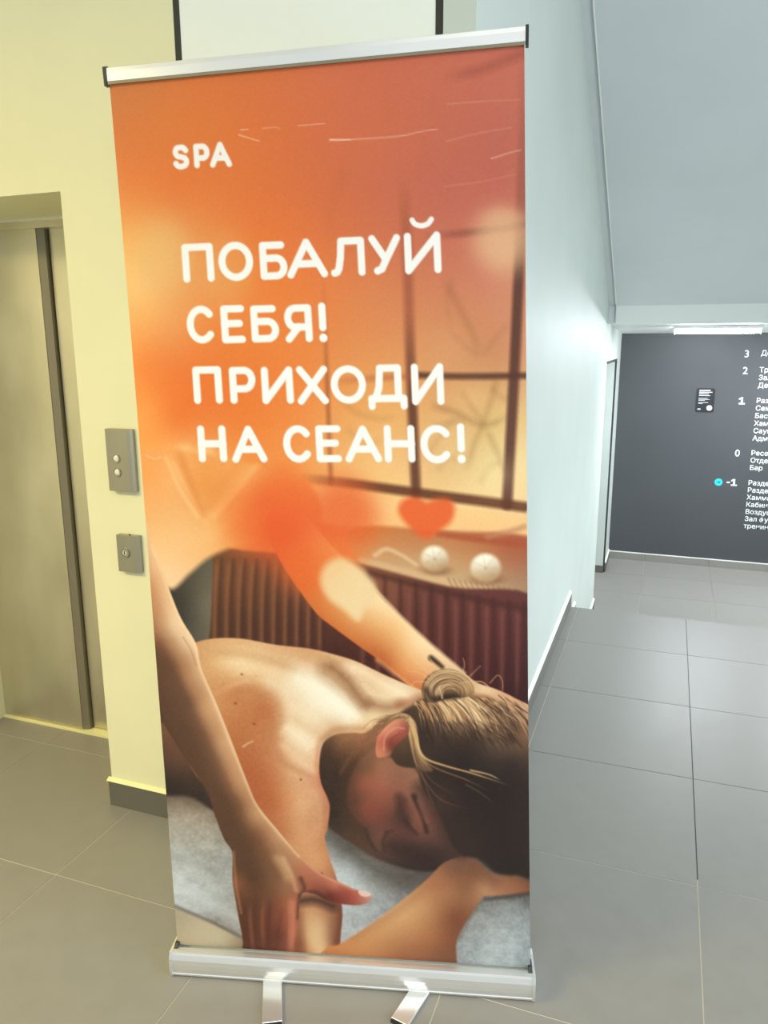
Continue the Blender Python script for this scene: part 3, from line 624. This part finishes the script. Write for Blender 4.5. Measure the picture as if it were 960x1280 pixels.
    for k in range(120):
        r = rnd.uniform(.25,1.0); a0 = rnd.uniform(195,240); a1 = rnd.uniform(-30,40)
        cx, cy = 560+rnd.uniform(-3,3), 850+rnd.uniform(-2,3)
        lit = rnd.random()
        c = (230,188,140) if lit > .72 else (190,146,102) if lit > .4 else (120,88,62) if lit > .2 else (72,54,43)
        A.stroke(arc(cx,cy,32*r,28*r,a0,a1,9), 1.5, c, 1.0, blur=.7, alpha=.55, fade=(.25,.25))
    A.stroke([(532,848),(538,858),(552,858),(570,856)], 7, (58,44,37), 5, blur=3, alpha=.75)
    A.stroke([(552,858),(550,850),(549,846)], 2, (226,190,150), 1, blur=.8, alpha=.8)
    for P in ([(540,828),(528,818),(516,812)],[(536,834),(522,826),(508,824)],[(534,838),(518,838),(512,846)],[(548,823),(540,812),(536,806)],[(590,838),(600,836),(610,842)],[(586,830),(594,822),(600,816)],[(578,824),(580,814),(578,806)],[(592,846),(604,848),(612,852)],[(538,830),(524,814),(524,806)],[(575,838),(600,836),(614,846)],[(612,838),(622,828),(628,836),(628,848)]):
        A.stroke(P, 1.2, (236,176,120), .8, blur=.7, alpha=.6)
    # near arm and hand of the masseuse
    A.fill([(160,600),(188,676),(209,728),(225,766),(244,797),(251,828),(269,871),(288,920),(307,971),(320,1001),(344,1032),(372,1065),(396,1086),(419,1097),(440,1107),(456,1111),(462,1115),(460,1123),(447,1128),(425,1127),(406,1122),(388,1114),(374,1116),(371,1147),(366,1178),(362,1232),(300,1232),(302,1180),(297,1147),(290,1105),(289,1089),(289,1062),(279,1045),(268,1016),(258,985),(242,962),(226,936),(212,916),(200,900),(160,880)],
      [(190,690,246,196,148),(200,715,236,172,122),(206,745,232,178,134),(195,760,216,156,112),(215,775,236,196,152),(198,800,170,116,82),(230,800,232,188,146),(208,828,138,94,66),(225,825,176,126,90),(243,838,214,164,120),(200,850,122,84,62),(215,870,118,82,62),(240,870,162,116,84),(256,880,212,160,116),(210,895,110,78,60),(230,905,112,80,60),(262,915,180,130,92),(278,925,218,166,122),(250,945,116,82,60),(282,965,184,132,94),(298,975,206,152,108),(268,985,118,84,62),(300,1000,166,118,82),(318,1015,206,154,110),(288,1030,118,86,62),(320,1040,160,112,78),(345,1042,214,158,116),(330,1065,158,112,78),(300,1075,122,88,64),(312,1095,128,90,66),(355,1075,190,138,98),(375,1090,200,128,94),(398,1102,190,112,86),(335,1105,150,104,74),(358,1108,180,126,90),(296,1100,160,106,74),(312,1130,132,88,64),(345,1130,164,102,74),(362,1130,196,120,86),(308,1165,130,80,58),(330,1165,140,82,60),(350,1168,152,88,66),(363,1165,190,114,84),(310,1210,122,76,56),(345,1210,140,82,62),(362,1210,172,106,78),
       (415,1104,206,124,96),(430,1112,190,100,82),(445,1116,206,120,98),(410,1116,150,80,64),(455,1114,214,150,130)], blur=1.3, sig=10, keep=True)
    A.tone(1.30, (1.0, 1.0, 1.0), .80)
    A.stroke([(188,690),(205,728),(222,765),(238,797)], 16, (240,194,148), 14, blur=9, alpha=.6, fade=(.1,.3))
    A.stroke([(188,678),(209,730),(225,768),(243,800),(250,830),(268,872),(287,922),(306,972),(319,1002),(343,1033),(371,1066)], 3.5, (250,214,170), 2.5, blur=2.2, alpha=.6)
    A.stroke([(372,1066),(396,1087),(419,1098),(440,1108)], 3, (232,160,128), 2.5, blur=2, alpha=.6)
    A.stroke([(188,792),(196,840),(212,885),(236,935),(258,978),(276,1020),(292,1060),(300,1090)], 40, (100,70,53), 32, blur=13, alpha=.88, fade=(.1,.1))
    A.stroke([(200,815),(216,855),(240,900),(262,945),(282,985)], 14, (112,80,60), 16, blur=11, alpha=.55, fade=(.2,.2))
    A.stroke([(214,800),(240,850),(268,905),(296,965),(318,1010)], 10, (196,140,100), 12, blur=8, alpha=.35)
    A.stroke([(340,1062),(352,1080),(362,1104)], 9, (214,166,124), 7, blur=6, alpha=.6, fade=(.2,.2))
    A.stroke([(322,1052),(332,1072),(344,1092)], 7, (112,78,58), 7, blur=6, alpha=.45)
    A.stroke([(362,1118),(364,1150),(361,1200)], 6, (222,140,108), 5, blur=4, alpha=.55, fade=(.15,.2))
    A.stroke([(202,902),(226,940),(244,966),(260,1000),(272,1030)], 2.2, (186,130,92), 2, blur=1.6, alpha=.55)
    A.stroke([(228,790),(238,806),(244,824)], 1.5, (150,110,90), 1.2, blur=1.4, alpha=.5)
    A.stroke([(352,1070),(362,1090),(368,1110)], 5, (226,178,138), 4, blur=3, alpha=.5)
    A.stroke([(374,1095),(378,1108),(372,1122),(370,1146)], 5, (84,54,46), 3, blur=2.5, alpha=.7)
    A.stroke([(374,1118),(390,1112),(404,1120)], 6, (78,52,46), 4, blur=3, alpha=.7)
    for P, al in (([(302,1118),(306,1150),(310,1205)],.5),([(318,1112),(317,1150),(322,1205)],.55),([(336,1118),(334,1155),(334,1205)],.6),([(352,1130),(346,1160),(342,1205)],.35)):
        A.stroke(P, 4, (92,54,44), 4, blur=2.5, alpha=al, fade=(.25,0))
    for P in ([(310,1125),(312,1160),(316,1200)],[(328,1120),(326,1150),(328,1190)],[(358,1122),(360,1150),(358,1195)]):
        A.stroke(P, 3, (206,130,96), 3, blur=2.5, alpha=.3, fade=(.3,.3))
    A.stroke([(290,1062),(292,1085),(294,1108),(300,1140)], 3, (206,140,96), 2, blur=2, alpha=.5)
    A.fill([(446,1109),(456,1110),(462,1114),(456,1117),(448,1115)], (236,196,180), blur=1.2, alpha=.85)
    A.mask = None
    # edge shading printed at the right margin, a fine print grain
    idx = np.nonzero(Y > 900)[0]
    A.C[allidx] += (noise2(X*.9, Y*.9, 4)*7)[:, None]
    # wording
    white = (250,246,240)
    letters(A, [('S',215,238,180,211),('P',242,264,178.5,209),('A',262,291.5,176,208)], 7, -.05, white)
    w = 9.0
    letters(A, [('П',226.5,269,299.5,349),('О',272.5,318.5,296.5,346.5),('Б',324.5,361,295.5,343.5),('А',358,411,290.5,341),('Л',413,458,288,337.5),('У',461.5,503,284,334),('И',506,553,280,332.5)], w, -.062, white)
    A.stroke([(516.5,267),(520,271.5),(528,273.5),(536,271),(540.5,265.5)], 6.5, white, blur=.9)
    letters(A, [('С',232,269.5,376,424),('Е',275.5,308,374.5,422.5),('Б',313,350,373.5,420.5),('Я',355,391.5,371.5,419.5),('!',397.5,410,369,418)], w, -.055, white)
    letters(A, [('П',240,279,450.5,498),('Р',286,321,450,496.5),('И',326,367.5,448.5,496),('Х',370,411,446.5,495.5),('О',412.5,458.5,444.5,493.5),('Д',459,510,442,499.5),('И',514,556,439.5,492)], w, -.045, white)
    letters(A, [('Н',246,284,523.5,570),('А',288,334,522.5,569.5),('С',352.5,389.5,520.5,568),('Е',393.5,427,519.5,566.5),('А',430,477.5,518.5,565.5),('Н',479.5,519.5,516.5,564),('С',525,564.5,515,563.5),('!',570,583,512.5,562)], w, -.035, white)
    # scratches in the film
    for P, al in (([(414,173),(450,171),(500,167),(528,161),(548,158)],.6),([(415,172),(440,172)],.9),([(300,168),(318,173),(326,175)],.7),([(303,162),(312,161)],.7),([(330,160),(345,158),(352,160)],.4),([(560,172),(600,162),(640,155)],.25),
                  ([(556,226),(600,220),(645,210)],.2),([(615,192),(640,184),(652,181)],.55),([(375,156),(408,153)],.5),([(560,128),(600,125),(650,122)],.25),([(180,564),(190,568),(200,566)],.6)):
        A.stroke(P, 1.3, (252,216,190), .9, blur=.8, alpha=al)
    # print tone: a little more contrast in the photograph, slightly less red overall
    g = A.C.mean(1, keepdims=True)
    k = np.clip((Y-640)/120, 0, 1)[:, None]
    C = g+(A.C-g)*(1-.10*k)
    C = C+k*.16*(C-118)*np.clip(1-np.abs(C-128)/150, 0, 1)
    return np.clip(C*np.array([.985, 1.0, 1.02]), 0, 255)/255.0

# ---------------------------------------------------------------- call stations beside the lift
def wall_box(name, label, cx, cz, w, h, d, bend):
    t = tag(empty(name, (cx, YC, cz)), label, 'control panel')
    prof = [(-w/2, 0), (-w/2, -d), (w/2-bend, -d), (w/2-bend*.35, -d*.86), (w/2, -d*.5), (w/2, 0)]
    obj('housing', prism(bmesh.new(), prof, 'z', -h/2, h/2), M_plate, t, bevel=.0016)
    return t
cs = wall_box('call_station', 'tall champagne metal lift call panel with two round buttons', -1.5465, 1.2035, .092, .19, .022, .014)
for dz in (.006, -.036):
    bz = ring(bmesh.new(), -.012, -.022, dz, .0105, .0145, .003)
    r = obj('button', bz, M_plate, cs, smooth=False)
    bm = bmesh.new(); bmesh.ops.create_uvsphere(bm, u_segments=20, v_segments=10, radius=.0108)
    for v in bm.verts: v.co = Vector((v.co.x-.012, v.co.y*.42-.0215, v.co.z+dz))
    obj('button_dome', bm, M_button, r, smooth=True)
ks = wall_box('key_switch', 'small metal key switch box under the two-button call panel', -1.5435, .9105, .080, .118, .020, .012)
bm = ring(bmesh.new(), -.010, -.020, .004, .011, .0165, .005); obj('lock_ring', bm, M_plate, ks)
c = obj('lock_cylinder', disc(bmesh.new(), -.010, -.020, .004, .0105, .004, r2=.009), M_alu, ks)
obj('key_slot', B(-.0115, -.0085, -.0246, -.0235, -.002, .010), M_black, c)
obj('top_screw', disc(bmesh.new(), .004, -.010, .0588, .0028, -.003, 'z', 12), M_black, ks)

# ---------------------------------------------------------------- roll-up banner
A_BASE = math.atan2(.247, .860)
BL, BR = Vector((-1.066, 1.378, .07)), Vector((-.217, 1.605, .07))        # print where it leaves the cassette
TL, TR = Vector((-1.1405, 1.452, 2.080)), Vector((-.3035, 1.598, 2.100))   # print under the top rail
org = (BL+BR)/2; org.z = 0
ban = tag(empty('roll_up_banner', org), 'tall roll-up banner with an orange massage advertisement and aluminium base', 'banner')
ex = (BR-BL).normalized(); ey = Vector((-ex.y, ex.x, 0))
def in_base(bm, frame_o=org, fx=ex):
    fy = Vector((-fx.y, fx.x, 0)).normalized(); fz = fx.cross(fy)
    for v in bm.verts:
        c = v.co.copy(); w = frame_o+fx*c.x+fy*c.y+fz*c.z
        v.co = w-org
    return bm
W2 = (BR-BL).length/2
# cassette: rounded drop profile, slot on top
prof = [(-.018, .0705), (-.026, .0690), (-.0285, .064), (-.030, .060), (-.033, .052), (-.0345, .040), (-.034, .028), (-.032, .018), (-.0305, .014), (-.032, .012), (-.030, .006), (-.024, .002),
        (.07, .002), (.085, .012), (.09, .03), (.084, .05), (.066, .064), (.04, .0705), (.012, .0705), (.010, .05), (-.008, .05), (-.010, .0705)]
obj('cassette', in_base(prism(bmesh.new(), prof, 'x', -W2-.004, W2+.004)), M_alu, ban)
for s in (-1, 1):
    cap = [(-.030, .0725), (-.036, .055), (-.0375, .04), (-.036, .022), (-.032, .006), (-.024, .0), (.072, .0), (.088, .012), (.093, .03), (.086, .052), (.066, .067), (.04, .0725)]
    x0, x1 = sorted((s*(W2+.004), s*(W2+.010)))
    e = obj('end_cap', in_base(prism(bmesh.new(), cap, 'x', x0, x1)), M_alu, ban)
    x0, x1 = sorted((s*(W2-.006), s*(W2+.0035)))
    obj('end_plug', in_base(prism(bmesh.new(), [(-.016, .071), (.02, .071), (.02, .078), (-.006, .079)], 'x', x0, x1)), M_black, e)
# swing-out feet
def foot(cx, cy, ang, length, w):
    bm = B(-w/2, w/2, -length, .09, .0015, .0095)
    R = Matrix.Rotation(ang, 4, 'Z')
    bmesh.ops.bevel(bm, geom=list(bm.edges), offset=.001, segments=1, affect='EDGES')
    for v in bm.verts: v.co = R @ v.co+Vector((cx, cy, 0))-org
    f = obj('foot', bm, M_alu, ban)
    bm = B(-w/2+.0015, w/2-.0015, -length-.006, -length, .0005, .0085)
    for v in bm.verts: v.co = R @ v.co+Vector((cx, cy, 0))-org
    obj('foot_tip', bm, M_black, f)
foot(-.827, 1.430, math.atan2(.0665, .125)+.0, .138, .046)
foot(-.463, 1.535, -math.atan2(.022, .125), .126, .045)
# fabric with the printed picture
NU, NV = 430, 920
u, v = np.meshgrid(np.linspace(0, 1, NU), np.linspace(0, 1, NV))
u, v = u.ravel(), v.ravel()
def np3(a): return np.array(a)[None, :]
P = (np3(TL)*(1-u)[:, None]+np3(TR)*u[:, None])*(1-v)[:, None]+(np3(BL)*(1-u)[:, None]+np3(BR)*u[:, None])*v[:, None]
nrm = np.array([ey.x, ey.y, 0])
# slack: the film bows a few millimetres and its edges curl
bow = .004*np.sin(v*math.pi)*np.cos(u*9+v*4)+.010*np.sin(v*math.pi)*((np.abs(u-.5)*2)**6)
P = P+bow[:, None]*nrm[None, :]-np3(org)
# artwork space: the four corners of the printed sheet (homography)
src = [(0, 0), (1, 0), (1, 1), (0, 1)]; dst = [(135.5, 106), (656, 56), (663, 1210), (222, 1180)]
Am, bv = [], []
for (a, b), (x, y) in zip(src, dst):
    Am.append([a, b, 1, 0, 0, 0, -a*x, -b*x]); bv.append(x); Am.append([0, 0, 0, a, b, 1, -a*y, -b*y]); bv.append(y)
H = np.linalg.solve(np.array(Am, float), np.array(bv, float))
wq = H[6]*u+H[7]*v+1
art = paint_print((H[0]*u+H[1]*v+H[2])/wq, (H[3]*u+H[4]*v+H[5])/wq)
art = np.where(art <= .04045, art/12.92, ((art+.055)/1.055)**2.4)*PRINT_GAIN
me = bpy.data.meshes.new('fabric')
q = (np.arange(NV-1)[:, None]*NU+np.arange(NU-1)[None, :]).ravel()
F = np.stack([q, q+NU, q+NU+1, q+1], 1)
me.vertices.add(len(P)); me.vertices.foreach_set('co', P.astype(np.float32).ravel())
me.loops.add(F.size); me.loops.foreach_set('vertex_index', F.ravel().astype(np.int32))
me.polygons.add(len(F)); me.polygons.foreach_set('loop_start', np.arange(0, F.size, 4, dtype=np.int32))
me.polygons.foreach_set('use_smooth', np.ones(len(F), bool))
me.update(calc_edges=True); me.validate()
ca = me.color_attributes.new('print', 'FLOAT_COLOR', 'POINT')
ca.data.foreach_set('color', np.concatenate([art, np.ones((len(art), 1))], 1).astype(np.float32).ravel())
me.materials.append(M_vinyl)
fab = bpy.data.objects.new('fabric', me); COL.objects.link(fab); fab.parent = ban
# white back layer, 1 mm behind
bm = bmesh.new(); rows = []
for j in range(0, 25):
    vv = j/24; row = []
    for i in range(0, 13):
        uu = i/12
        p = (TL*(1-uu)+TR*uu)*(1-vv)+(BL*(1-uu)+BR*uu)*vv
        bw = .004*math.sin(vv*math.pi)*math.cos(uu*9+vv*4)+.010*math.sin(vv*math.pi)*((abs(uu-.5)*2)**6)
        row.append(bm.verts.new(p+ey*(bw+.0012)-org))
    rows.append(row)
for j in range(24):
    for i in range(12): bm.faces.new((rows[j][i], rows[j+1][i], rows[j+1][i+1], rows[j][i+1]))
obj('fabric_back', bm, M_vback, ban, smooth=True)
# top rail
tx = (TR-TL).normalized(); tc = (TL+TR)/2; TW = (TR-TL).length/2
ty = Vector((-tx.y, tx.x, 0)).normalized()
railp = [(-.004, -.001), (-.006, .001), (-.0065, .018), (-.006, .026), (.001, .029), (.010, .026), (.012, .004), (.008, -.001)]
obj('top_rail', in_base(prism(bmesh.new(), railp, 'x', -TW-.002, TW+.002), tc, tx), M_alu, ban)
obj('rail_lip', in_base(B(-TW, TW, -.0075, -.004, -.0055, .0005), tc, tx), M_steeld, ban)
for s in (-1, 1):
    x0, x1 = sorted((s*(TW+.002), s*(TW+.008)))
    capp = [(-.008, -.008), (-.009, .028), (.003, .032), (.013, .028), (.014, -.004), (.004, -.008)]
    obj('rail_cap', in_base(prism(bmesh.new(), capp, 'x', x0, x1), tc, tx), M_black, ban)
# supporting pole behind the sheet
pa, pb = org+ey*.045+Vector((0, 0, .07)), tc+ty*.010+Vector((0, 0, .012))
bm = bmesh.new(); bmesh.ops.create_cone(bm, cap_ends=True, segments=16, radius1=.008, radius2=.0065, depth=1)
dv = pb-pa; rot = dv.to_track_quat('Z', 'Y').to_matrix()
for w in bm.verts: w.co = rot @ Vector((w.co.x, w.co.y, w.co.z*dv.length))+(pa+pb)/2-org
obj('pole', bm, M_alu, ban, smooth=True)

# little scrap on the floor by the cassette
bm = bmesh.new(); box(bm, -.006, .006, -.007, .006, .0003, .003)
bm.verts.ensure_lookup_table(); bm.verts[5].co.z += .006; bm.verts[7].co.z += .007; bm.verts[4].co.x += .003
tag(obj('paper_scrap', bm, M_scrap, loc=(-.385, 1.545, 0)), 'tiny white scrap of paper on the floor before the banner base', 'litter')

# ---------------------------------------------------------------- floor directory on the dark wall
def text(name, s, x, z, size, m, parent, bold=.012, align='LEFT', y=-.0015, ext=.0008):
    cu = bpy.data.curves.new('lettering', 'FONT'); cu.body = s; cu.size = size; cu.offset = bold*size; cu.extrude = ext; cu.align_x = align; cu.resolution_u = 3
    o = bpy.data.objects.new('lettering', cu); COL.objects.link(o)
    dg = bpy.context.evaluated_depsgraph_get(); me = bpy.data.meshes.new_from_object(o.evaluated_get(dg))
    bpy.data.objects.remove(o); bpy.data.curves.remove(cu)
    me.materials.clear(); me.materials.append(m)
    r = bpy.data.objects.new(name, me); COL.objects.link(r); r.parent = parent
    r.location = (x, y, z); r.rotation_euler = (math.pi/2, 0, 0)
    return r
dr = tag(empty('floor_directory', (.637, YF, 0)), 'white floor-by-floor directory lettering on the dark grey wall', 'sign')
rowsD = [('3', 1.439, ['Детский клуб']), ('2', 1.286, ['Тренажерный зал', 'Залы аэробики', 'Детская секция']),
         ('1', 1.004, ['Раздевалки', 'Семейные раздевалки', 'Бассейн', 'Хаммам', 'Сауна', 'Администрация']), ('0', .512, ['Ресепшен', 'Отдел продаж', 'Бар']),
         ('-1', .225, ['Раздевалка женская', 'Раздевалка мужская', 'Хаммам', 'Кабинеты', 'Воздушная йога', 'Зал функционального', 'тренинга'])]
for n, z, lines in rowsD:
    if n.endswith('1'):                                     # a one with a flag and a foot
        one = [(-.024, 0), (.030, 0), (.030, .013), (.011, .013), (.011, .066), (-.006, .066), (-.026, .052), (-.020, .042), (-.006, .050), (-.006, .013), (-.024, .013)]
        o1 = obj('floor_number', prism(bmesh.new(), one, 'y', -.0023, 0), M_textw, dr, loc=(.004, 0, z-.033))
        if n == '-1': obj('floor_number', B(-.058, -.030, -.0023, 0, z-.008, z+.005), M_textw, dr)
    else: text('floor_number', n, .034, z-.033, .092, M_textw, dr, .010, 'RIGHT')
    for i, l in enumerate(lines):
        text('text_line', l, .128, z-.020-.0705*i+.004, .064, M_textw, dr, .007)
mk = tag(empty('direction_marker', (.506, YF, .220)), 'round cyan arrow disc beside the minus one', 'sign')
obj('disc', disc(bmesh.new(), 0, 0, 0, .036, .002), M_teal, mk)
obj('arrow', B(-.016, .010, -.0032, -.002, -.003, .003), M_navy, mk)
bm = bmesh.new()
prism(bm, [(.002, .013), (.017, 0), (.002, -.013), (.002, -.005), (.007, 0), (.002, .005)], 'y', -.0032, -.002); obj('arrow', bm, M_navy, mk)
pq = tag(empty('wall_plaque', (.324, YF, 1.003)), 'small black rounded notice with white print and a ring', 'sign')
pr = []
for cx, cz, a0 in ((.066, .098, 0), (-.066, .098, 90), (-.066, -.098, 180), (.066, -.098, 270)):
    for a in range(0, 91, 18): pr.append((cx+.016*math.cos(math.radians(a0+a)), cz+.016*math.sin(math.radians(a0+a))))
obj('plate', prism(bmesh.new(), pr, 'y', -.006, 0), M_plaque, pq)
for z, w, h in ((.093, .098, .007), (.076, .115, .0065), (.060, .085, .0065), (.044, .098, .0055)):
    obj('heading_line', B(-.058, -.058+w, -.0068, -.006, z-h/2, z+h/2), M_textw, pq)
M_textg = mat('grey_white_lettering', (.62, .66, .72), .5)
for z, w in ((.018, .080), (.008, .098), (-.002, .058), (-.022, .088), (-.031, .040)):
    obj('small_print', B(-.060, -.060+w, -.0068, -.006, z-.0022, z+.0022), M_textg, pq)
obj('small_mark', B(-.062, -.036, -.0068, -.006, -.090, -.080), M_textw, pq)
obj('emblem_disc', disc(bmesh.new(), .042, -.006, -.072, .025, .0012), M_textw, pq)
obj('emblem_ring', ring(bmesh.new(), .042, -.0072, -.072, .009, .0135, .0006), M_plaque, pq)
